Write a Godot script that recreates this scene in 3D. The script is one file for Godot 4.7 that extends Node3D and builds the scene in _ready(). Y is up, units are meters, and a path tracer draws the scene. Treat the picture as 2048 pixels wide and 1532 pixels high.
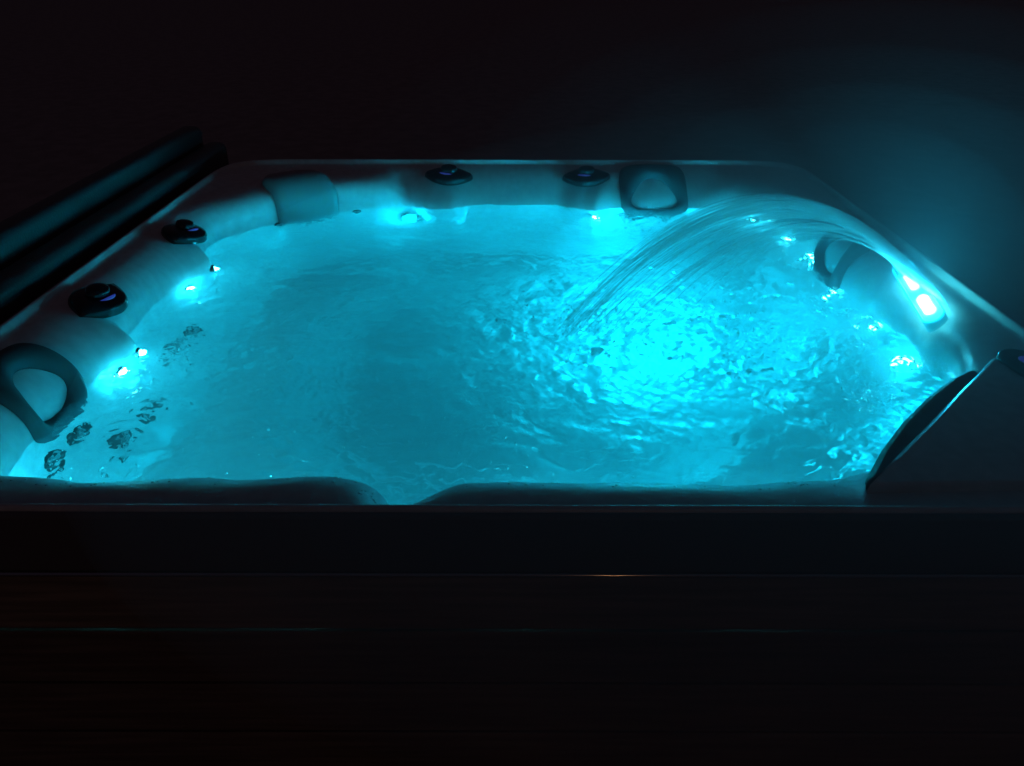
extends Node3D

const N := 900                 # samples round the shell
const WATER_Y := 0.775
const A := 1.07                # half width of the rim
const B := 1.04                # half length of the rim towards the far side
const BN := 1.059             # and towards the near side
var rw := PackedFloat32Array()     # radius of the shell at the waterline
var rs := PackedFloat32Array()     # the same, smoothed, for the deeper wall
var pw := PackedFloat32Array()     # how boxy the shoulder is
var rng := RandomNumberGenerator.new()
var M := {}
var n_big := FastNoiseLite.new()
var n_mid := FastNoiseLite.new()
var n_fine := FastNoiseLite.new()
var n_mask := FastNoiseLite.new()

# ---------------------------------------------------------------- mesh helpers
class MB:
	var v := PackedVector3Array()
	var n := PackedVector3Array()
	var ix := PackedInt32Array()

	# a sheet of nu x nv points, joined round in u or v when closed; hint: "out" for a closed body, or a vector it faces
	func sheet(pts: PackedVector3Array, nu: int, nv: int, cu: bool, cv: bool, hint = "out"):
		var base := v.size()
		var nn := PackedVector3Array()
		nn.resize(pts.size())
		var tri := PackedInt32Array()
		var sign := 0.0
		var mid := Vector3.ZERO
		for p in pts:
			mid += p
		mid /= pts.size()
		for i in (nu if cu else nu - 1):
			var i2 := (i + 1) % nu
			for j in (nv if cv else nv - 1):
				var j2 := (j + 1) % nv
				var a := i * nv + j
				var b := i2 * nv + j
				var c := i2 * nv + j2
				var d := i * nv + j2
				for t in [[a, b, c], [a, c, d]]:
					var f: Vector3 = (pts[t[2]] - pts[t[0]]).cross(pts[t[1]] - pts[t[0]])
					for k in t:
						nn[k] += f
						tri.append(k)
					if hint is Vector3:
						sign += f.dot(hint)
					else:
						sign += f.dot(pts[t[0]] - mid)
		var flip := sign < 0.0
		for k in nn.size():
			var q := nn[k].normalized()
			n.append(-q if flip else q)
		v.append_array(pts)
		for k in range(0, tri.size(), 3):
			ix.append(base + tri[k])
			ix.append(base + tri[k + (2 if flip else 1)])
			ix.append(base + tri[k + (1 if flip else 2)])

	func tube(path: PackedVector3Array, rad: PackedFloat32Array, sides := 8):
		var pts := PackedVector3Array()
		var m := path.size()
		var side := Vector3.ZERO
		for i in m:
			var t := (path[mini(i + 1, m - 1)] - path[maxi(i - 1, 0)]).normalized()
			if side == Vector3.ZERO:
				side = t.cross(Vector3.UP if absf(t.y) < 0.9 else Vector3.RIGHT).normalized()
			side = (side - t * side.dot(t)).normalized()
			var up := side.cross(t)
			for k in sides:
				var w := TAU * k / sides
				pts.append(path[i] + (side * cos(w) + up * sin(w)) * rad[i])
		sheet(pts, m, sides, false, true)

	# a plan outline (x, z) swept up through [inset, y] rings and closed at both ends
	func plate(outline: PackedVector2Array, rings: Array):
		var pts := PackedVector3Array()
		var c := Vector2.ZERO
		for p in outline:
			c += p
		c /= outline.size()
		var m := outline.size()
		for r in rings:
			for k in m:
				var e1 := (outline[k] - outline[(k + m - 1) % m]).normalized()
				var e2 := (outline[(k + 1) % m] - outline[k]).normalized()
				var e := (e1 + e2).normalized()
				var nrm := Vector2(e.y, -e.x)
				if nrm.dot(outline[k] - c) < 0.0:
					nrm = -nrm
				var q := outline[k] - nrm * float(r[0])
				pts.append(Vector3(q.x, r[1], q.y))
		sheet(pts, rings.size(), m, false, true)
		for e in [0, rings.size() - 1]:
			var flat := PackedVector2Array()
			for k in m:
				flat.append(Vector2(pts[e * m + k].x, pts[e * m + k].z))
			var tr := Geometry2D.triangulate_polygon(flat)
			var up := Vector3.UP if e > 0 else Vector3.DOWN
			var base := v.size()
			for k in m:
				v.append(pts[e * m + k])
				n.append(up)
			for k in range(0, tr.size(), 3):
				var p0 := v[base + tr[k]]
				var f := (v[base + tr[k + 2]] - p0).cross(v[base + tr[k + 1]] - p0)
				var s := f.dot(up) < 0.0
				ix.append(base + tr[k])
				ix.append(base + tr[k + (2 if s else 1)])
				ix.append(base + tr[k + (1 if s else 2)])

	# a box with chamfered edges
	func box(lo: Vector3, hi: Vector3, ch := 0.004):
		var o := PackedVector2Array([Vector2(lo.x, lo.z), Vector2(hi.x, lo.z), Vector2(hi.x, hi.z), Vector2(lo.x, hi.z)])
		plate(o, [[ch, lo.y], [0.0, lo.y + ch], [0.0, hi.y - ch], [ch, hi.y]])

	func ball(c: Vector3, r: Vector3, nu := 10, nv := 7):
		var pts := PackedVector3Array()
		for i in nu:
			for j in nv:
				var a := TAU * i / nu
				var b := PI * (j / float(nv - 1) - 0.5)
				pts.append(c + Vector3(cos(a) * cos(b), sin(b), sin(a) * cos(b)) * r)
		sheet(pts, nu, nv, true, false)

	# profile of [radius, y] turned round the y axis
	func lathe(prof: Array, sides := 24, sx := 1.0, sz := 1.0):
		var pts := PackedVector3Array()
		for q in prof:
			for k in sides:
				var w := TAU * k / sides
				pts.append(Vector3(cos(w) * q[0] * sx, q[1], sin(w) * q[0] * sz))
		sheet(pts, prof.size(), sides, false, true)

	func done() -> ArrayMesh:
		var arr := []
		arr.resize(Mesh.ARRAY_MAX)
		arr[Mesh.ARRAY_VERTEX] = v
		arr[Mesh.ARRAY_NORMAL] = n
		arr[Mesh.ARRAY_INDEX] = ix
		var m := ArrayMesh.new()
		m.add_surface_from_arrays(Mesh.PRIMITIVE_TRIANGLES, arr)
		return m

func obj(called: String, mesh, mat: Material, parent: Node = self) -> MeshInstance3D:
	var o := MeshInstance3D.new()
	o.name = called
	o.mesh = mesh.done() if mesh is MB else mesh
	o.material_override = mat
	parent.add_child(o, true)
	return o

func tag(o: Node, label: String, category := "", group := "", kind := ""):
	if label: o.set_meta("label", label)
	if category: o.set_meta("category", category)
	if group: o.set_meta("group", group)
	if kind: o.set_meta("kind", kind)

func mat(lin: Color, rough := 0.5, spec := 0.5) -> StandardMaterial3D:
	var m := StandardMaterial3D.new()
	m.albedo_color = Color(lin.r, lin.g, lin.b).linear_to_srgb()
	m.roughness = rough
	m.metallic_specular = spec
	return m

func noise_tex(freq: float, size := 512, octaves := 4, ramp = null, bump := 0.0, sd := 3) -> NoiseTexture2D:
	var f := FastNoiseLite.new()
	f.seed = sd
	f.frequency = freq
	f.fractal_octaves = octaves
	var t := NoiseTexture2D.new()
	t.width = size
	t.height = size
	t.seamless = true
	t.noise = f
	if ramp:
		var g := Gradient.new()
		g.set_color(0, ramp[0])
		g.set_color(1, ramp[1])
		t.color_ramp = g
	if bump > 0.0:
		t.as_normal_map = true
		t.bump_strength = bump
	return t

func lamp(called: String, at: Vector3, energy: float, col: Color, size: float, parent: Node):
	var l := OmniLight3D.new()
	l.name = called
	l.position = at
	l.light_energy = energy
	l.light_color = col
	l.light_size = size
	l.omni_range = 6.0
	l.omni_attenuation = 2.0
	l.shadow_enabled = true
	parent.add_child(l, true)

# ---------------------------------------------------------------- the shape of the tub
func square(th: float, inset: float, n := 14.0) -> float:
	return pow(pow(absf(cos(th)) / (A - inset), n) + pow(absf(sin(th)) / ((BN if sin(th) > 0.0 else B) - inset), n), -1.0 / n)

func make_contour():
	# x, z of the waterline and how boxy the shoulder above it is, once round the tub
	var c := [
		[-0.883, 0.842, 2.2], [-0.905, 0.74, 2.2], [-0.912, 0.68, 2.2], [-0.915, 0.558, 2.2], [-0.897, 0.451, 2.0], [-0.866, 0.335, 1.9], [-0.868, 0.318, 1.9], [-0.915, 0.28, 2.2],
		[-0.926, 0.209, 2.3], [-0.936, 0.103, 2.3], [-0.918, -0.031, 2.1], [-0.88, -0.185, 1.9], [-0.872, -0.215, 1.9], [-0.938, -0.262, 2.0], [-0.945, -0.376, 1.9], [-0.938, -0.46, 3.4],
		[-0.85, -0.602, 5.0], [-0.808, -0.668, 6.0], [-0.681, -0.756, 6.0], [-0.581, -0.792, 5.0], [-0.45, -0.832, 4.4], [-0.395, -0.838, 1.4], [-0.276, -0.80, 1.4], [-0.215, -0.806, 1.4], [-0.163, -0.849, 1.25],
		[0.0, -0.857, 1.2], [0.176, -0.855, 1.25], [0.228, -0.82, 1.4], [0.297, -0.785, 1.4], [0.346, -0.823, 1.3], [0.446, -0.826, 1.3], [0.663, -0.826, 1.3], [0.80, -0.82, 2.2], [0.872, -0.73, 3.0],
		[0.904, -0.602, 2.8], [0.925, -0.472, 2.3], [0.922, -0.182, 2.4], [0.918, -0.049, 2.4], [0.935, 0.055, 2.4], [0.945, 0.179, 2.4], [0.94, 0.343, 2.5], [0.92, 0.50, 3.5],
		[0.86, 0.625, 4.5], [0.75, 0.72, 4.0], [0.64, 0.84, 2.8], [0.52, 0.875, 2.0], [0.40, 0.882, 1.8], [0.15, 0.882, 1.8], [0.0, 0.88, 1.8], [-0.085, 0.882, 1.75], [-0.14, 0.91, 1.0], [-0.175, 0.935, 0.8],
		[-0.215, 0.89, 1.8], [-0.27, 0.875, 2.05], [-0.45, 0.878, 1.95], [-0.70, 0.88, 1.85], [-0.84, 0.872, 2.2]]
	var byang := []
	for q in c:
		byang.append([fposmod(atan2(q[1], q[0]), TAU), Vector2(q[0], q[1]).length(), q[2]])
	byang.sort_custom(func(a, b): return a[0] < b[0])
	var m := byang.size()
	var raw := PackedFloat32Array()
	var rp := PackedFloat32Array()
	for i in N:
		var th := TAU * i / N
		var k := 0
		while k < m and byang[k][0] <= th:
			k += 1
		var p = byang[(k + m - 1) % m]
		var q = byang[k % m]
		var span := fposmod(q[0] - p[0], TAU)
		var f := fposmod(th - p[0], TAU) / maxf(span, 1e-5)
		f = lerpf(f, f * f * (3.0 - 2.0 * f), 0.6)
		raw.append(lerpf(p[1], q[1], f))
		rp.append(lerpf(p[2], q[2], f))
	rw.resize(N)
	rs.resize(N)
	pw.resize(N)
	for i in N:
		var s := 0.0
		var s2 := 0.0
		var sp := 0.0
		for k in range(-2, 3):
			s += raw[posmod(i + k, N)] / 5.0
		for k in range(-24, 25):
			s2 += raw[posmod(i + k, N)] / 49.0
		for k in range(-5, 6):
			sp += rp[posmod(i + k, N)] / 11.0
		rw[i] = s
		rs[i] = s2
		pw[i] = sp

func at_angle(a: PackedFloat32Array, th: float) -> float:
	var f := fposmod(th, TAU) / TAU * N
	var i := int(f) % N
	return lerpf(a[i], a[(i + 1) % N], f - floorf(f))

# s from 0 (behind the rim lip) to 1 (the waterline) over the shoulder, then to 2 (0.36 m under water) down the back of the seats
func shell_at(th: float, s: float) -> Vector3:
	var r: float
	var y: float
	var w := at_angle(rw, th)
	if s <= 1.0:
		var e := 2.0 / at_angle(pw, th)
		var phi := clampf(s, 0.0, 1.0) * PI / 2.0
		var ra := square(th, 0.020)
		r = lerpf(ra, w, pow(sin(phi), e))
		y = lerpf(0.884, WATER_Y, 1.0 - pow(maxf(cos(phi), 0.0), e))
	else:
		var t := s - 1.0
		r = lerpf(w, at_angle(rs, th), smoothstep(0.0, 1.0, t * 1.3)) - 0.012 * t - 0.12 * t * t
		y = WATER_Y - 0.36 * t
	return Vector3(cos(th) * r, y, sin(th) * r)

func shell_normal(th: float, s: float) -> Vector3:
	var a := shell_at(th + 0.012, s) - shell_at(th - 0.012, s)
	var b := shell_at(th, s + 0.03) - shell_at(th, s - 0.03)
	var n := a.cross(b).normalized()
	var p := shell_at(th, s)
	return n if n.dot(Vector3(-p.x, 0.8, -p.z)) > 0.0 else -n

func shell_basis(th: float, s: float) -> Transform3D:
	var n := shell_normal(th, s)
	var along := Vector3(-sin(th), 0, cos(th))
	along = (along - n * along.dot(n)).normalized()
	return Transform3D(Basis(along, n, along.cross(n)), shell_at(th, s))

func angle_of(x: float, z: float) -> float:
	return atan2(z, x)

# ---------------------------------------------------------------- the water's surface
func chop(x: float, z: float) -> float:      # 0 in the calm water, 1 in the churned water under the jet
	var d := Vector2((x - 0.44) / 0.52, (z - 0.20) / 0.38)
	d += Vector2(n_mask.get_noise_2d(x * 3.0, z * 3.0), n_mask.get_noise_2d(x * 3.0 + 50.0, z * 3.0)) * 0.35
	var c := exp(-pow(d.length(), 3.0) * 0.8)
	var e := Vector2((x - 0.86) / 0.22, (z - 0.05) / 0.55)
	c = maxf(c, 0.8 * exp(-e.length_squared()))
	var tail := Vector2((x - 0.18) / 0.28, (z - 0.42) / 0.22)
	return maxf(c, 0.55 * exp(-tail.length_squared()))

func wave(x: float, z: float) -> float:
	var c := chop(x, z)
	var bx := n_big.get_noise_2d(x * 0.9 + 9.0, z * 0.9)
	var bz := n_big.get_noise_2d(x * 0.9, z * 0.9 + 31.0)
	var wx := x + 0.05 * n_mid.get_noise_2d(x * 1.3 + 9.0, z * 1.3) + 0.09 * bx
	var wz := z + 0.05 * n_mid.get_noise_2d(x * 1.3, z * 1.3 + 31.0) + 0.09 * bz
	var m := n_mask.get_noise_2d(x * 1.6 + 3.0, z * 1.6)
	# slow swell and long crests over the whole tub
	var h := 0.008 * n_big.get_noise_2d(wx * 0.7, wz * 1.6)
	h += 0.0085 * n_mid.get_noise_2d(wx * 0.55, wz * 1.5) * clampf(0.55 + 1.3 * m, 0.1, 1.4)
	h += 0.0011 * n_fine.get_noise_2d(wx * 0.45, wz * 1.2) * clampf(0.5 + 1.5 * m, 0.1, 1.5)
	if c > 0.02:
		# churned water: broken swells that curl round the place where the arc lands
		var px := x - 0.52
		var pz := z - 0.12
		var d := Vector2(px, pz).length() + 0.06 * bx
		var a := atan2(pz, px)
		var rough := clampf(0.75 + 1.6 * n_mask.get_noise_2d(x * 3.4 + 60.0, z * 3.4), 0.15, 1.6)
		h += c * 0.020 * n_big.get_noise_2d(wx * 1.9 + 5.0, wz * 2.3)
		h += c * 0.016 * (0.35 - absf(n_mid.get_noise_3d(cos(a) * 0.16, sin(a) * 0.16, d * 0.95)))
		h += c * 0.014 * n_mid.get_noise_2d(wx * 0.8, wz + 70.0)
		h += c * rough * 0.007 * (0.3 - absf(n_mid.get_noise_2d(wx * 1.7 + 40.0, wz * 2.3)))
		h += c * rough * 0.0030 * n_fine.get_noise_2d(wx * 0.6, wz * 1.1)
		h += c * c * rough * 0.0010 * n_fine.get_noise_2d(wx * 1.9 + 11.0, wz * 2.1)
	var q := Vector2(x - 0.13, z - 0.2).length()
	h += 0.006 * exp(-q / 0.10) * cos(q * 110.0 + 6.0 * bx)
	return WATER_Y + h

func make_water() -> ArrayMesh:
	var step := 0.0036
	var nx := int(2.0 / step)
	var nz := int(1.86 / step)
	var x0 := -1.0
	var z0 := -0.92
	var hs := PackedFloat32Array()
	hs.resize(nx * nz)
	var inside := PackedByteArray()
	inside.resize(nx * nz)
	for i in nx:
		var x := x0 + i * step
		for j in nz:
			var z := z0 + j * step
			if Vector2(x, z).length() < at_angle(rw, atan2(z, x)) + 0.014:
				inside[i * nz + j] = 1
				hs[i * nz + j] = wave(x, z)
			else:
				hs[i * nz + j] = WATER_Y
	var mb := MB.new()
	var id := PackedInt32Array()
	id.resize(nx * nz)
	id.fill(-1)
	for i in range(1, nx - 1):
		for j in range(1, nz - 1):
			var k := i * nz + j
			if inside[k]:
				id[k] = mb.v.size()
				mb.v.append(Vector3(x0 + i * step, hs[k], z0 + j * step))
				mb.n.append(Vector3(hs[k - nz] - hs[k + nz], 2.0 * step, hs[k - 1] - hs[k + 1]).normalized())
	for i in range(1, nx - 2):
		for j in range(1, nz - 2):
			var a := id[i * nz + j]
			var b := id[(i + 1) * nz + j]
			var c := id[(i + 1) * nz + j + 1]
			var d := id[i * nz + j + 1]
			if a >= 0 and b >= 0 and c >= 0 and d >= 0:
				mb.ix.append_array(PackedInt32Array([a, b, c, a, c, d]))
	return mb.done()

# ---------------------------------------------------------------- the scene
func _ready():
	rng.seed = 11
	# camera
	var cam := Camera3D.new()
	cam.name = "camera"
	cam.position = Vector3(0, 1.58, 1.92)
	cam.rotation_degrees = Vector3(-29.13, 0, 0.12)
	cam.fov = 52.92
	cam.near = 0.05
	cam.far = 300.0
	add_child(cam)
	cam.current = true
	# night sky, added warm light from behind, exposure
	var env := Environment.new()
	var sm := ProceduralSkyMaterial.new()
	sm.sky_top_color = Color(0.10, 0.070, 0.118)
	sm.sky_horizon_color = Color(0.12, 0.088, 0.11)
	sm.ground_bottom_color = Color(0.05, 0.035, 0.05)
	sm.ground_horizon_color = Color(0.09, 0.07, 0.09)
	sm.sky_energy_multiplier = 0.22
	var sky := Sky.new()
	sky.sky_material = sm
	env.background_mode = Environment.BG_SKY
	env.sky = sky
	env.background_energy_multiplier = 1.0
	env.tonemap_mode = Environment.TONE_MAPPER_LINEAR
	env.tonemap_exposure = 4.4
	env.sdfgi_enabled = true
	env.ssao_enabled = true
	env.ssil_enabled = true
	env.volumetric_fog_enabled = true
	env.volumetric_fog_density = 0.0
	var we := WorldEnvironment.new()
	we.name = "environment"
	we.environment = env
	add_child(we)
	var warm_light := DirectionalLight3D.new()  # added: stands in for a warm lamp out of view behind the camera
	warm_light.name = "warm_back_light"
	warm_light.rotation_degrees = Vector3(-24, 8, 0)
	warm_light.light_energy = 0.0014
	warm_light.light_color = Color(1.0, 0.72, 0.5)
	warm_light.light_angular_distance = 0.5
	warm_light.shadow_enabled = true
	add_child(warm_light)

	var cyan := Color(0.02, 0.83, 1.0)
	var ice := Color(0.10, 0.84, 1.0)

	for q in [[n_big, 3.0, 5, 2], [n_mid, 11.0, 7, 3], [n_fine, 38.0, 13, 3], [n_mask, 1.6, 23, 2]]:
		q[0].frequency = q[1]
		q[0].seed = q[2]
		q[0].noise_type = FastNoiseLite.TYPE_SIMPLEX_SMOOTH
		q[0].fractal_octaves = q[3]
	make_contour()

	# materials
	M.acrylic = mat(Color(0.7, 0.73, 0.74), 0.28, 0.5)
	M.acrylic.albedo_texture = noise_tex(0.02, 512, 5, [Color(0.86, 0.86, 0.86), Color(1, 1, 1)])
	M.acrylic.uv1_triplanar = true
	M.acrylic.uv1_scale = Vector3(2.5, 2.5, 2.5)
	M.black = mat(Color(0.012, 0.012, 0.014), 0.18, 0.5)
	M.foam = mat(Color(0.085, 0.09, 0.1), 0.6, 0.4)
	M.vinyl = mat(Color(0.07, 0.07, 0.075), 0.42, 0.5)
	M.vinyl.normal_enabled = true
	M.vinyl.normal_texture = noise_tex(0.05, 512, 3, null, 3.0)
	M.vinyl.normal_scale = 0.35
	M.vinyl.uv1_triplanar = true
	M.vinyl.uv1_scale = Vector3(4, 4, 4)
	M.board = mat(Color(0.26, 0.20, 0.16), 0.6, 0.4)
	M.board.albedo_texture = noise_tex(0.012, 512, 4, [Color(0.7, 0.7, 0.7), Color(1, 1, 1)], 0.0, 8)
	M.board.uv1_triplanar = true
	M.board.uv1_scale = Vector3(0.5, 9, 9)
	M.lit_board = M.board.duplicate()
	M.lit_board.albedo_color = Color(0.66, 0.60, 0.53)  # top board paler, the warm light it reflects painted into its colour
	M.plastic = mat(Color(0.13, 0.13, 0.14), 0.4, 0.5)
	M.headrest = mat(Color(0.27, 0.28, 0.29), 0.35, 0.5)
	M.jet = mat(Color(0.02, 0.022, 0.026), 0.3, 0.5)
	M.steel = mat(Color(0.35, 0.36, 0.37), 0.3, 0.5)
	M.steel.metallic = 0.9
	M.water = StandardMaterial3D.new()
	M.water.resource_name = "water"
	M.water.albedo_color = Color(0.93, 1.0, 1.0, 0.0)
	M.water.transparency = BaseMaterial3D.TRANSPARENCY_ALPHA
	M.water.roughness = 0.0
	M.water.refraction_enabled = true
	M.water.refraction_scale = 0.033
	M.arc = StandardMaterial3D.new()
	M.arc.resource_name = "aerated water"
	M.arc.albedo_color = Color(0.97, 1.0, 1.0, 0.15)
	M.arc.transparency = BaseMaterial3D.TRANSPARENCY_ALPHA
	M.arc.roughness = 0.12
	M.arc.backlight_enabled = true
	M.arc.backlight = Color(0.3, 0.3, 0.3)
	M.spray = StandardMaterial3D.new()
	M.spray.albedo_color = Color(0.97, 1.0, 1.0, 0.55)
	M.spray.transparency = BaseMaterial3D.TRANSPARENCY_ALPHA
	M.spray.roughness = 0.05
	M.spray.refraction_enabled = true
	M.spray.refraction_scale = 0.033
	M.froth = mat(Color(0.85, 0.9, 0.9), 0.4, 0.5)
	M.clear = StandardMaterial3D.new()
	M.clear.albedo_color = Color(0.9, 1.0, 1.0, 0.12)
	M.clear.transparency = BaseMaterial3D.TRANSPARENCY_ALPHA
	M.clear.roughness = 0.08
	M.led = mat(Color(0.6, 0.6, 0.6), 0.3)
	M.led.emission_enabled = true
	M.led.emission = Color(0.32, 0.95, 1.0)
	M.led.emission_energy_multiplier = 10.0
	M.lens = mat(Color(0.5, 0.55, 0.6), 0.3)
	M.lens.emission_enabled = true
	M.lens.emission = cyan
	M.lens.emission_energy_multiplier = 0.7
	M.tray = mat(Color(0.6, 0.6, 0.6), 0.3)
	M.tray.emission_enabled = true
	M.tray.emission = cyan
	M.tray.emission_energy_multiplier = 0.14
	M.violet = mat(Color(0.1, 0.1, 0.2), 0.2)  # panel display, and the reflection painted on the dials
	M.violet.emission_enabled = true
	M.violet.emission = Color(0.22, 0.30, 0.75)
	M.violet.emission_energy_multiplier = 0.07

	# ------------------------------------------------------------ ground
	var g := MB.new()
	g.box(Vector3(-60, -0.3, -60), Vector3(60, -0.05, 60), 0.01)
	var gm := mat(Color(0.42, 0.38, 0.38), 0.9, 0.3)
	gm.albedo_texture = noise_tex(0.02, 512, 5, [Color(0.86, 0.86, 0.86), Color(1, 1, 1)], 0.0, 4)
	gm.uv1_triplanar = true
	gm.uv1_scale = Vector3(0.4, 0.4, 0.4)
	tag(obj("ground", g, gm), "dark open ground lying in the night around the hot tub", "", "", "structure")
	g = MB.new()
	g.box(Vector3(-3.2, -0.05, -3.6), Vector3(3.2, 0.0, 3.4), 0.01)
	tag(obj("patio", g, gm), "dark level patio slab under the hot tub", "", "", "structure")

	# ------------------------------------------------------------ the tub
	var tub := Node3D.new()
	tub.name = "hot_tub"
	add_child(tub)
	tag(tub, "square moulded hot tub with pale shell, lit cyan from inside, in a dark boarded cabinet", "hot tub")
	build_shell(tub)
	build_cabinet(tub)
	for q in [[-0.97, 0.64, 0.094], [0.563, -0.904, 0.122], [0.985, -0.215, 0.105]]:
		obj("pillow", make_pillow(angle_of(q[0], q[1]), q[2], true), M.foam, tub)
	tag(obj("corner_pillow", make_pillow(angle_of(-0.735, -0.745), 0.108, false), M.headrest, tub), "smooth solid headrest in the far left corner")
	for q in [[-1.0, -0.255, 0.42], [-1.0, 0.27, 0.42], [-0.252, -1.0, 0.38], [0.29, -0.985, 0.40]]:
		make_dial(angle_of(q[0], q[1]), q[2], tub, q[0] < 0.9)
	# small lights along the waterline: x, z and depth as the s of the shell
	for q in [[-0.863, 0.326, 1.03], [-0.90, 0.40, 1.10], [-0.90, -0.09, 1.09], [-0.871, -0.208, 1.02], [0.297, -0.79, 1.12], [0.86, -0.745, 1.14], [0.905, -0.53, 1.12], [0.92, -0.36, 1.12], [0.92, -0.12, 1.18], [0.935, 0.10, 1.2], [0.94, 0.30, 1.2], [0.45, 0.87, 1.12], [0.05, 0.87, 1.12], [-0.4, 0.86, 1.12], [-0.72, 0.87, 1.12]]:  # last four continue the row unseen on the near side, added to even the light
		make_led(angle_of(q[0], q[1]), q[2], tub, 0.012, ice, 0.004 if q[0] > 0.7 else 0.010)
	make_lamp(angle_of(-0.375, -0.83), 1.28, tub, 0.03, 0.02, cyan)
	make_lamp(angle_of(0.92, -0.05), 1.9, tub, 0.045, 0.08, cyan)
	make_lamp(0.06, 3.0, tub, 0.05, 0.52, cyan)
	# jets in the backs of the seats: x, z, depth, size
	for q in [[-0.93, 0.60, 1.36, 0.034], [-0.93, 0.71, 1.33, 0.036], [-0.93, 0.44, 1.72, 0.036], [-0.93, 0.56, 1.72, 0.036], [-0.93, 0.02, 1.62, 0.032], [-0.93, 0.13, 1.62, 0.032],
			[-0.80, -0.66, 1.06, 0.02], [-0.70, -0.735, 1.05, 0.024], [-0.56, -0.80, 1.05, 0.018], [0.42, -0.82, 1.22, 0.032], [0.55, -0.82, 1.2, 0.034], [0.50, -0.82, 1.5, 0.036], [0.68, -0.82, 1.5, 0.036], [0.84, -0.60, 1.5, 0.03]]:
		make_jet(angle_of(q[0], q[1]), q[2], q[3] * 0.85, tub)
	build_spout(tub)
	build_corner(tub)

	# ------------------------------------------------------------ water
	tag(obj("water", make_water(), M.water), "churning bubbly spa water filling the tub", "", "", "structure")
	build_jet_arc()
	build_cover()
	build_drops()

	# bubbles in the water, vapour over it, and haze painted for lens glare
	fog("bubble_haze", Vector3(0, 0.47, 0), Vector3(1.86, 0.56, 1.75), Color(0.75, 0.99, 1.0), 1.1, RenderingServer.FOG_VOLUME_SHAPE_BOX)
	fog("bubble_plume", Vector3(0.50, 0.63, 0.06), Vector3(0.84, 0.24, 0.62), Color(0.95, 1.0, 1.0), 2.6, RenderingServer.FOG_VOLUME_SHAPE_ELLIPSOID)
	for q in [[0.7, 0.20], [1.1, 0.12], [1.5, 0.07], [1.95, 0.045], [2.5, 0.02]]:
		fog("steam_glare", Vector3(0.8, 0.98, 0.2), Vector3(q[0], 0.3 + q[0] * 0.38, q[0] * 1.05), Color(0.75, 0.92, 1), q[1], RenderingServer.FOG_VOLUME_SHAPE_ELLIPSOID)
	for q in [[0.95, 0.55]]:  # near-side haze added to imitate lens glare
		fog("steam_glare", Vector3(0.45, 1.0, 1.02), Vector3(q[0] * 2.2, q[0] * 0.9, q[0] * 1.1), Color(0.75, 0.92, 1), q[1], RenderingServer.FOG_VOLUME_SHAPE_ELLIPSOID)

func fog(called: String, at: Vector3, size: Vector3, col: Color, density: float, shape: int):
	var f := FogVolume.new()
	f.name = called
	f.shape = shape
	f.size = size
	f.position = at
	var m := FogMaterial.new()
	m.albedo = col.linear_to_srgb()
	m.density = density
	f.material = m
	f.set_meta("kind", "stuff")
	f.set_meta("label", {"bubble_haze": "fine bubbles clouding the lit water", "bubble_plume": "bright cloud of bubbles under the churned water", "steam_glare": "thin vapour and painted lens glare over the lit tub"}[called])
	add_child(f, true)

func build_shell(tub: Node3D):
	var pts := PackedVector3Array()
	var rows := 0
	var prof := []
	# outside of the rim, then the raised lip, as [inset, y]
	for q in [[-0.006, 0.83], [-0.006, 0.88], [-0.006, 0.893], [-0.004, 0.898], [0.0, 0.9005], [0.004, 0.9005], [0.008, 0.898], [0.011, 0.892], [0.014, 0.887], [0.020, 0.884]]:
		prof.append(q)
	var skirt := PackedVector3Array()
	for i in N:
		var th := TAU * i / N
		for q in [[-0.002, 0.775], [-0.008, 0.782], [-0.013, 0.795], [-0.015, 0.83], [-0.016, 0.888], [-0.0145, 0.8935], [-0.0075, 0.896]]:
			var r := square(th, q[0])
			skirt.append(Vector3(cos(th) * r, q[1], sin(th) * r))
	var sk := MB.new()
	sk.sheet(skirt, N, 7, true, false)
	obj("skirt", sk, mat(Color(0.15, 0.15, 0.16), 0.5, 0.4), tub)
	for i in N:
		var th := TAU * i / N
		var col := PackedVector3Array()
		for q in prof:
			var r := square(th, q[0])
			col.append(Vector3(cos(th) * r, q[1], sin(th) * r))
		for k in range(1, 23):
			col.append(shell_at(th, pow(k / 22.0, 1.0)))
		for k in range(1, 13):
			col.append(shell_at(th, 1.0 + k / 12.0))
		var last := col[-1]
		var rl := Vector2(last.x, last.z).length()
		var rf := minf(pow(pow(absf(cos(th)) / 0.60, 3.0) + pow(absf(sin(th)) / 0.56, 3.0), -1.0 / 3.0), rl - 0.12)
		for q in [[rl - 0.015, 0.40], [rl - 0.035, 0.388], [rl - 0.07, 0.382], [lerpf(rl, rf, 0.6), 0.38], [rf + 0.04, 0.372], [rf, 0.352], [rf - 0.03, 0.32], [rf - 0.07, 0.29], [rf - 0.11, 0.262], [rf - 0.16, 0.252], [rf * 0.5, 0.25], [0.002, 0.25]]:
			col.append(Vector3(cos(th) * q[0], q[1], sin(th) * q[0]))
		rows = col.size()
		pts.append_array(col)
	var mb := MB.new()
	mb.sheet(pts, N, rows, true, false, Vector3.UP)
	obj("shell", mb, M.acrylic, tub)

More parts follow.
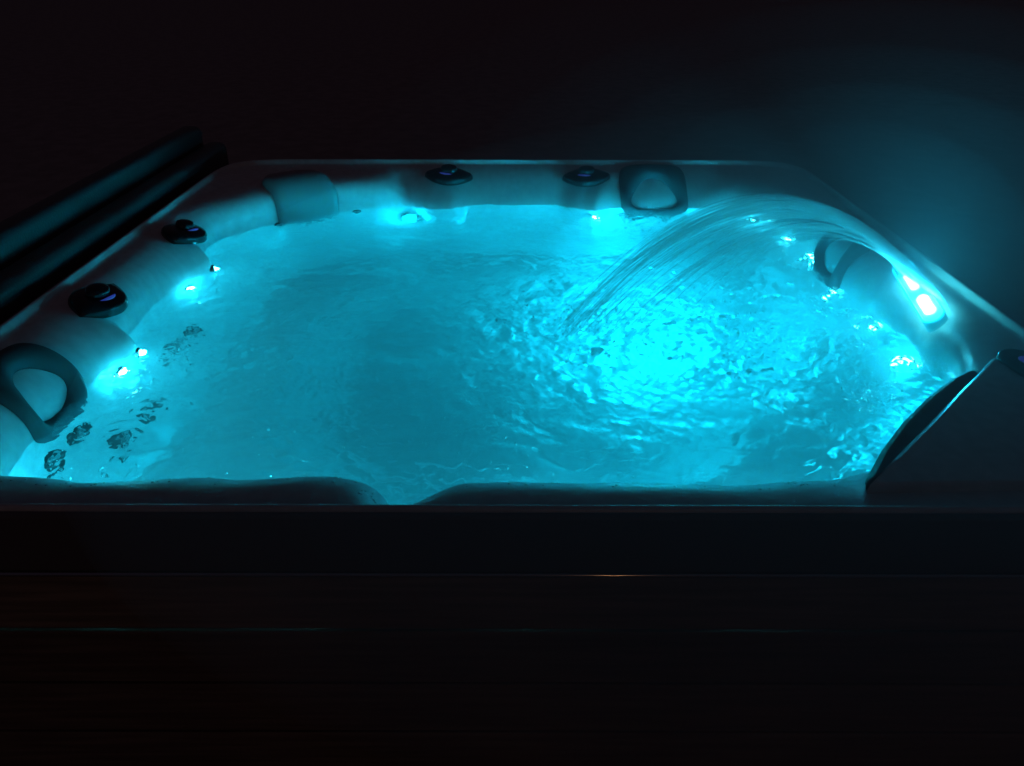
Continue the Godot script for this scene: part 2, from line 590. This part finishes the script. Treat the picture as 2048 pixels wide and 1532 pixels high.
func build_cabinet(tub: Node3D):
	var rowsy := []
	for k in 6:
		rowsy.append([0.784 - 0.12 * (k + 1) + 0.006, 0.784 - 0.12 * k])
	for y in rowsy:
		var wood: Material = M.lit_board if y[1] > 0.75 else M.board
		var hi: float = y[1]
		var lo: float = y[0]
		for side in [-1, 1]:
			var b := MB.new()
			var zs: float = BN if side > 0 else -B
			b.box(Vector3(-0.98, lo, zs - 0.012), Vector3(0.98, hi, zs + 0.012), 0.006)
			obj("board", b, wood, tub)
			b = MB.new()
			b.box(Vector3(side * (A - 0.005) - 0.012, lo, -0.95), Vector3(side * (A - 0.005) + 0.012, hi, 0.95), 0.005)
			obj("board", b, wood, tub)
	var ts := MB.new()  # polished strip added under the skirt to catch a warm glint
	var tp := PackedVector3Array()
	var tr := PackedFloat32Array()
	for k in 40:
		tp.append(Vector3(lerpf(-0.96, 0.96, k / 39.0), 0.787, BN + 0.0145))
		tr.append(0.004)
	ts.tube(tp, tr, 14)
	var chrome := mat(Color(0.5, 0.5, 0.5), 0.1, 0.5)
	chrome.metallic = 1.0
	obj("glint_strip", ts, chrome, tub)
	for sx in [-1, 1]:
		for sz in [-1, 1]:
			var b := MB.new()
			var c := Vector3(sx * (A - 0.045), 0, sz * (B - 0.045))
			b.box(c + Vector3(-0.045, 0.03, -0.045), c + Vector3(0.045, 0.784, 0.045), 0.012)
			obj("corner_post", b, M.plastic, tub)
	var k := MB.new()
	k.box(Vector3(-A + 0.03, 0.0, -B + 0.03), Vector3(A - 0.03, 0.06, B - 0.03), 0.006)
	obj("base_tray", k, M.plastic, tub)

func make_pillow(th0: float, hw: float, hole: bool) -> MB:
	var mb := MB.new()
	var r0 := at_angle(rw, th0) + 0.07
	var na := 72
	var p0 := shell_at(th0, 1.0)
	var tan := Vector3(-p0.z, 0, p0.x).normalized()
	if hole:
		tan = Vector3(0, 0, signf(p0.x)) if absf(p0.x) > absf(p0.z) else Vector3(-signf(p0.z), 0, 0)
	var pts := PackedVector3Array()
	var sec := []
	for k in 9:
		var w := k / 8.0
		sec.append([w, 0.006 + (0.019 * pow(maxf(sin(PI * w), 0.0), 0.45) if hole else 0.034 * sqrt(maxf(1.0 - pow(w, 4.0), 0.0)))])
	for k in 5:
		sec.append([1.0 - k / 4.0, -0.006])
	for i in na:
		var al := TAU * i / na
		var d := Vector2(cos(al), sin(al))
		var ro := pow(pow(absf(d.x), 5.0) + pow(absf(d.y), 5.0), -0.2)
		# the hole: a triangle with round corners, its point towards the rim
		var ri := 0.002
		if hole:
			ri = 0.60 * (1.0 + 0.09 * cos(3.0 * (al + PI / 2.0)))
		for q in sec:
			var rr := lerpf(ri, ro, q[0])
			var u: float = d.x * rr * (1.0 + 0.12 * (1.0 - q[0]))
			var v := d.y * rr
			if hole:
				v += 0.14 * (1.0 - q[0])
			var s := lerpf(0.14, 1.17, (v + 1.0) / 2.0)
			var th: float = th0 + u * hw / r0
			for it in 4:      # keep to the wall's own direction, not to the spokes from the middle
				th -= ((shell_at(th, s) - p0).dot(tan) - u * hw) / r0
			pts.append(shell_at(th, s) + shell_normal(th0, clampf(s, 0.15, 1.1)) * q[1])
	mb.sheet(pts, na, sec.size(), true, true)
	return mb

# a pointed oval control cap with a handle and a glowing crescent painted as its reflection
func make_dial(th: float, s: float, tub: Node3D, lit: bool):
	var root := MeshInstance3D.new()
	root.name = "control_dial"
	var mb := MB.new()
	var o := PackedVector2Array()
	var l := 0.088
	var w := 0.062
	for k in 15:
		var x := -1.0 + 2.0 * k / 15.0
		o.append(Vector2(x * l, -w * (1.0 - x * x)))
	for k in 15:
		var x := 1.0 - 2.0 * k / 15.0
		o.append(Vector2(x * l, w * (1.0 - x * x)))
	var shape := []
	for q in [[0.94, -0.012], [1.0, -0.006], [1.0, 0.0], [0.985, 0.008], [0.9, 0.016], [0.7, 0.021], [0.4, 0.023], [0.02, 0.0235]]:
		shape.append(q)
	var pts := PackedVector3Array()
	for q in shape:
		for p in o:
			pts.append(Vector3(p.x * q[0], q[1], p.y * q[0]))
	mb.sheet(pts, shape.size(), o.size(), false, true)
	root.mesh = mb.done()
	root.material_override = M.black
	var t := shell_basis(th, s)
	var up := (t.basis.y * 0.35 + Vector3.UP * 0.65).normalized()
	var tang := Vector3(-signf(t.origin.z), 0, 0) if absf(t.origin.z) > absf(t.origin.x) else Vector3(0, 0, signf(t.origin.x))
	tang = (tang - up * tang.dot(up)).normalized()
	t.basis = Basis(tang, up, tang.cross(up))
	t.origin += up * 0.006
	tub.add_child(root, true)
	root.transform = t
	var h := MB.new()
	h.lathe([[0.031, 0.018], [0.031, 0.03], [0.027, 0.038], [0.015, 0.042], [0.001, 0.043]], 28, 1.0, 0.8)
	obj("handle", h, M.black, root)
	if lit:  # a painted violet reflection, no lamp
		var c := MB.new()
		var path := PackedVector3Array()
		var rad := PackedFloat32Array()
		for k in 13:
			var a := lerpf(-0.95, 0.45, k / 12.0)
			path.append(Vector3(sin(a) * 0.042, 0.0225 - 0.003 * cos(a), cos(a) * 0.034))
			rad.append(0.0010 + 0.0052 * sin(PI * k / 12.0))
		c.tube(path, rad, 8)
		obj("painted_glint", c, M.violet, root)

func make_led(th: float, s: float, tub: Node3D, r: float, col: Color, e: float):
	var root := MeshInstance3D.new()
	root.name = "waterline_light"
	var mb := MB.new()
	mb.lathe([[r * 1.5, -0.01], [r * 1.5, 0.002], [r * 1.3, 0.005], [r, 0.005]], 20)
	root.mesh = mb.done()
	root.material_override = M.steel
	tub.add_child(root, true)
	root.transform = shell_basis(th, s)
	var b := MB.new()
	b.lathe([[r, -0.004], [r, 0.005], [r * 0.8, 0.009], [r * 0.4, 0.011], [0.0005, 0.0115]], 20)
	obj("light_lens", b, M.led, root)
	lamp("led_glow", Vector3(0, 0.0085, 0), e, col, 0.0025, root)

func make_lamp(th: float, s: float, tub: Node3D, r: float, e: float, col: Color):
	var root := MeshInstance3D.new()
	root.name = "underwater_lamp"
	var mb := MB.new()
	mb.lathe([[r * 1.25, -0.02], [r * 1.25, 0.006], [r * 1.15, 0.012], [r, 0.010]], 32)
	root.mesh = mb.done()
	root.material_override = M.plastic
	tub.add_child(root, true)
	root.transform = shell_basis(th, s) if s < 2.0 else lamp_place()
	var b := MB.new()
	b.lathe([[r, -0.004], [r, 0.010], [r * 0.8, 0.018], [r * 0.4, 0.023], [0.0005, 0.024]], 32)
	obj("lamp_lens", b, M.lens, root)
	lamp("lamp_glow", Vector3(0, 0.014, 0), e, col, 0.008, root)

func lamp_place() -> Transform3D:      # the big lamp in the right riser of the footwell
	var y := Vector3(-0.82, 0.52, 0.22).normalized()
	var x := y.cross(Vector3.UP).normalized()
	return Transform3D(Basis(x, y, x.cross(y)), Vector3(0.525, 0.325, -0.25))

func make_jet(th: float, s: float, r: float, tub: Node3D):
	var root := MeshInstance3D.new()
	root.name = "jet"
	var mb := MB.new()
	mb.lathe([[r, -0.012], [r, 0.004], [r * 0.92, 0.009], [r * 0.78, 0.008], [r * 0.7, -0.004], [r * 0.3, -0.008]], 24)
	root.mesh = mb.done()
	root.material_override = M.jet
	tub.add_child(root, true)
	root.transform = shell_basis(th, s)
	var b := MB.new()
	b.lathe([[r * 0.42, -0.01], [r * 0.42, 0.004], [r * 0.34, 0.008], [r * 0.2, 0.007], [r * 0.16, -0.004], [0.0005, -0.005]], 16)
	obj("nozzle", b, M.steel, root)

# the lit slot on the right shoulder that the arc of water leaves
func capsule(l: float, w: float) -> PackedVector2Array:
	var o := PackedVector2Array()
	for k in 13:
		var a := -PI / 2.0 + PI * k / 12.0
		o.append(Vector2(l - w + cos(a) * w, sin(a) * w))
	for k in 13:
		var a := PI / 2.0 + PI * k / 12.0
		o.append(Vector2(-l + w + cos(a) * w, sin(a) * w))
	return o

func build_spout(tub: Node3D):
	var th := angle_of(0.99, 0.205)
	var t := shell_basis(th, 0.42)
	t.origin += t.basis.y * 0.009
	var root := MeshInstance3D.new()
	root.name = "waterfall_spout"
	var mb := MB.new()
	mb.plate(capsule(0.150, 0.025), [[0.0, -0.03], [0.0, 0.004], [0.003, 0.008], [0.006, 0.009]])
	root.mesh = mb.done()
	root.material_override = M.tray
	tub.add_child(root, true)
	root.transform = t
	var c := MB.new()
	c.plate(capsule(0.143, 0.019), [[0.0, 0.011], [0.0, 0.019], [0.004, 0.024], [0.012, 0.026]])
	obj("spout_cover", c, M.clear, root)
	var rim := MB.new()
	var path := PackedVector3Array()
	var rad := PackedFloat32Array()
	var o := capsule(0.148, 0.023)
	for k in o.size() + 1:
		path.append(Vector3(o[k % o.size()].x, 0.010, o[k % o.size()].y))
		rad.append(0.0028)
	rim.tube(path, rad, 8)
	obj("spout_rim", rim, M.lens, root)
	for x in [-0.045, 0.075]:
		var b := MB.new()
		b.plate(capsule(0.040, 0.010) if x < 0.0 else capsule(0.042, 0.013), [[0.0, 0.0], [0.0, 0.002], [0.004, 0.007]])
		var s := obj("spout_lamp", b, M.led, root)
		s.position = Vector3(x, 0.010, 0)
		var l := SpotLight3D.new()
		l.name = "spout_glow"
		l.position = Vector3(0, 0.005, 0)
		l.rotation_degrees = Vector3(90, 0, 0)
		l.spot_angle = 89.0
		l.spot_angle_attenuation = 0.05
		l.spot_range = 6.0
		l.spot_attenuation = 2.0
		l.light_energy = 0.027
		l.light_color = cyan_light()
		l.light_size = 0.002
		l.shadow_enabled = true
		s.add_child(l, true)

func cyan_light() -> Color:
	return Color(0.05, 0.79, 1.0)

func build_corner(tub: Node3D):
	# the flat deck at the near right: filter lid and control panel
	var o := PackedVector2Array([Vector2(0.528, 1.0), Vector2(0.60, 0.925), Vector2(0.70, 0.825), Vector2(0.80, 0.722), Vector2(0.866, 0.658), Vector2(0.93, 0.592), Vector2(1.02, 0.578), Vector2(1.024, 0.992)])
	var mb := MB.new()
	mb.plate(o, [[0.0, 0.872], [0.0, 0.893], [0.003, 0.898], [0.008, 0.900]])
	obj("filter_lid", mb, M.acrylic, tub)
	mb = MB.new()
	mb.plate(PackedVector2Array([Vector2(0.53, 0.99), Vector2(0.545, 0.955), Vector2(0.595, 0.885), Vector2(0.662, 0.805), Vector2(0.746, 0.718), Vector2(0.827, 0.645), Vector2(0.878, 0.612), Vector2(0.895, 0.622), Vector2(0.87, 0.70), Vector2(0.70, 0.86)]),
		[[0.012, 0.846], [0.003, 0.852], [0.0, 0.865], [0.003, 0.880], [0.012, 0.888]])
	obj("filter_cushion", mb, M.foam, tub)
	mb = MB.new()
	mb.plate(capsule(0.06, 0.036), [[0.0, 0.0], [0.0, 0.008], [0.003, 0.012], [0.008, 0.013]])
	var p := obj("control_panel", mb, M.black, tub)
	p.transform = Transform3D(Basis(Vector3.UP, PI / 2.0 + 0.15), Vector3(0.972, 0.9, 0.635))
	mb = MB.new()
	mb.plate(capsule(0.030, 0.014), [[0.0, 0.0], [0.0, 0.0015], [0.001, 0.002]])
	var d := obj("display_screen", mb, M.violet, p)
	d.position = Vector3(-0.01, 0.0125, 0)

func build_jet_arc():
	var root := Node3D.new()
	root.name = "water_arc"
	add_child(root)
	tag(root, "arc of clear water strands thrown from the lit spout across to the churned water", "water arc")
	rng.seed = 5
	for k in 72:
		var u := rng.randf()
		var z0 := lerpf(0.085, 0.325, u)
		var upper := rng.randf() < 0.72
		var top := rng.randfn(1.085, 0.012) if upper else rng.randfn(1.045, 0.018)
		var y0 := 0.878
		var vy := sqrt(2.0 * 9.8 * maxf(top - y0, 0.02))
		var vx := rng.randfn(-1.83, 0.045) if upper else rng.randfn(-1.68, 0.07)
		var x0 := 0.985 + 0.018 * (u - 0.5)
		var zc := 0.20 + (0.045 * rng.randfn() if upper else 0.05 * rng.randfn() + 0.03)
		var tmax := vy / 9.8 + sqrt(2.0 * (top - WATER_Y + 0.012) / 9.8)
		var t1 := tmax
		var path := PackedVector3Array()
		var rad := PackedFloat32Array()
		var ph := rng.randf() * TAU
		var rr := rng.randf_range(0.0007, 0.0022)
		var m := 44
		for i in m:
			var t := t1 * i / (m - 1)
			var f := t / tmax
			var gather := smoothstep(0.0, 0.30, f)
			var z := lerpf(z0, lerpf(z0, zc, 0.72) + (0.2 - zc) * f * 0.5, gather)
			var wob := 0.0025 * f
			path.append(Vector3(x0 + vx * t + wob * sin(f * 17.0 + ph), y0 + vy * t - 4.9 * t * t + wob * sin(f * 23.0 + ph * 2.0), z + wob * 1.4 * sin(f * 13.0 + ph * 3.0)))
			rad.append(rr * (1.25 - 0.75 * f * f + 0.25 * sin(f * 31.0 + ph)) * (0.35 if i == 0 or i == m - 1 else 1.0))
		var mb := MB.new()
		mb.tube(path, rad, 6)
		obj("strand", mb, M.arc, root)

func build_cover():
	var root := Node3D.new()
	root.name = "spa_cover"
	root.position = Vector3(-1.2, 0, 0)
	add_child(root)
	tag(root, "dark vinyl hot tub cover folded and stood on edge along the left side", "spa cover")
	for q in [[0.0, 0.082, 0.94], [-0.088, -0.004, 1.0]]:
		var mb := MB.new()
		var sec := []
		var w: float = (q[1] - q[0]) / 2.0
		var cx: float = (q[0] + q[1]) / 2.0
		for k in 13:
			var a := PI * k / 12.0
			sec.append(Vector2(cx + signf(cos(a)) * pow(absf(cos(a)), 0.7) * w, q[2] - 0.03 + pow(maxf(sin(a), 0.0), 0.7) * 0.03))
		sec.append(Vector2(cx - w, 0.02))
		sec.append(Vector2(cx + w, 0.02))
		var pts := PackedVector3Array()
		for z in [-1.16, -1.15, 1.09, 1.10]:
			var sh := 0.0 if absf(z) < 1.155 and z < 1.095 else 0.012
			for p in sec:
				pts.append(Vector3(cx + (p.x - cx) * (1.0 - sh * 8.0), p.y - sh * (1.0 if p.y > 0.5 else 0.0), z))
		mb.sheet(pts, 4, sec.size(), false, true)
		obj("cover_half", mb, M.vinyl, root)
		var s := MB.new()
		var path := PackedVector3Array()
		var rad := PackedFloat32Array()
		for k in 24:
			path.append(Vector3(q[1] - 0.004, q[2] - 0.022, lerpf(-1.15, 1.09, k / 23.0)))
			rad.append(0.004)
		s.tube(path, rad, 8)
		obj("piping", s, M.vinyl, root)

func build_drops():
	rng.seed = 21
	var ball := SphereMesh.new()
	ball.radius = 1.0
	ball.height = 2.0
	ball.radial_segments = 10
	ball.rings = 5
	# spray over the churned water
	var spots: Array[Transform3D] = []
	for k in 420:
		var x := rng.randfn(0.42, 0.25)
		var z := rng.randfn(0.16, 0.16)
		if k < 150:
			x = rng.randfn(0.15, 0.06)
			z = rng.randfn(0.2, 0.05)
		if Vector2(x, z).length() > at_angle(rw, atan2(z, x)) - 0.02:
			continue
		var r := rng.randf_range(0.0008, 0.0024)
		var y := wave(x, z) + absf(rng.randfn()) * 0.022 * (0.3 + chop(x, z))
		spots.append(Transform3D(Basis.from_scale(Vector3(r, r * rng.randf_range(0.8, 1.5), r)), Vector3(x, y, z)))
	var froth: Array[Transform3D] = []
	for k in 90000:
		var x := rng.randf_range(-0.85, 0.92)
		var z := rng.randf_range(-0.78, 0.84)
		var c := maxf(maxf(chop(x, z), 0.10), exp(-Vector2((x - 0.13) / 0.09, (z - 0.2) / 0.09).length_squared()))
		var fil := 1.0 - absf(n_mid.get_noise_2d(x * 0.8 + 17.0, z * 1.3)) * 5.0
		var fil2 := 1.0 - absf(n_fine.get_noise_2d(x * 0.5 + 7.0, z * 0.8)) * 4.0
		if rng.randf() > c * maxf(fil, fil2 * 0.6) or Vector2(x, z).length() > at_angle(rw, atan2(z, x)) - 0.02:
			continue
		var r := rng.randf_range(0.0006, 0.0019)
		froth.append(Transform3D(Basis.from_scale(Vector3(r, r, r)), Vector3(x, wave(x, z) - r * 1.3 - 0.012 * rng.randf() * rng.randf(), z)))
	var bead := SphereMesh.new()
	bead.radius = 1.0
	bead.height = 2.0
	bead.radial_segments = 6
	bead.rings = 3
	tag(multi("foam_bubbles", bead, froth, M.froth), "white froth of air bubbles in the churned water", "", "", "stuff")
	tag(multi("spray", ball, spots, M.spray), "spray of small drops flying off the churned water", "", "", "stuff")
	# drops left on the near edge and the far deck
	spots = []
	for k in 130:
		var th := angle_of(rng.randf_range(-0.95, 0.5), 0.95)
		var s := rng.randf_range(0.30, 0.55)
		var b := shell_basis(th, s)
		var r := rng.randf_range(0.0012, 0.0032)
		b.basis = b.basis.scaled_local(Vector3(r, r * 0.55, r * 0.9))
		spots.append(b)
	tag(multi("water_drops", ball, spots, M.spray), "water drops clinging to the near edge of the tub", "", "", "stuff")

func multi(called: String, mesh: Mesh, at: Array[Transform3D], m: Material) -> MultiMeshInstance3D:
	var mm := MultiMesh.new()
	mm.transform_format = MultiMesh.TRANSFORM_3D
	mm.mesh = mesh
	mm.instance_count = at.size()
	for k in at.size():
		mm.set_instance_transform(k, at[k])
	var o := MultiMeshInstance3D.new()
	o.name = called
	o.multimesh = mm
	o.material_override = m
	add_child(o, true)
	return o
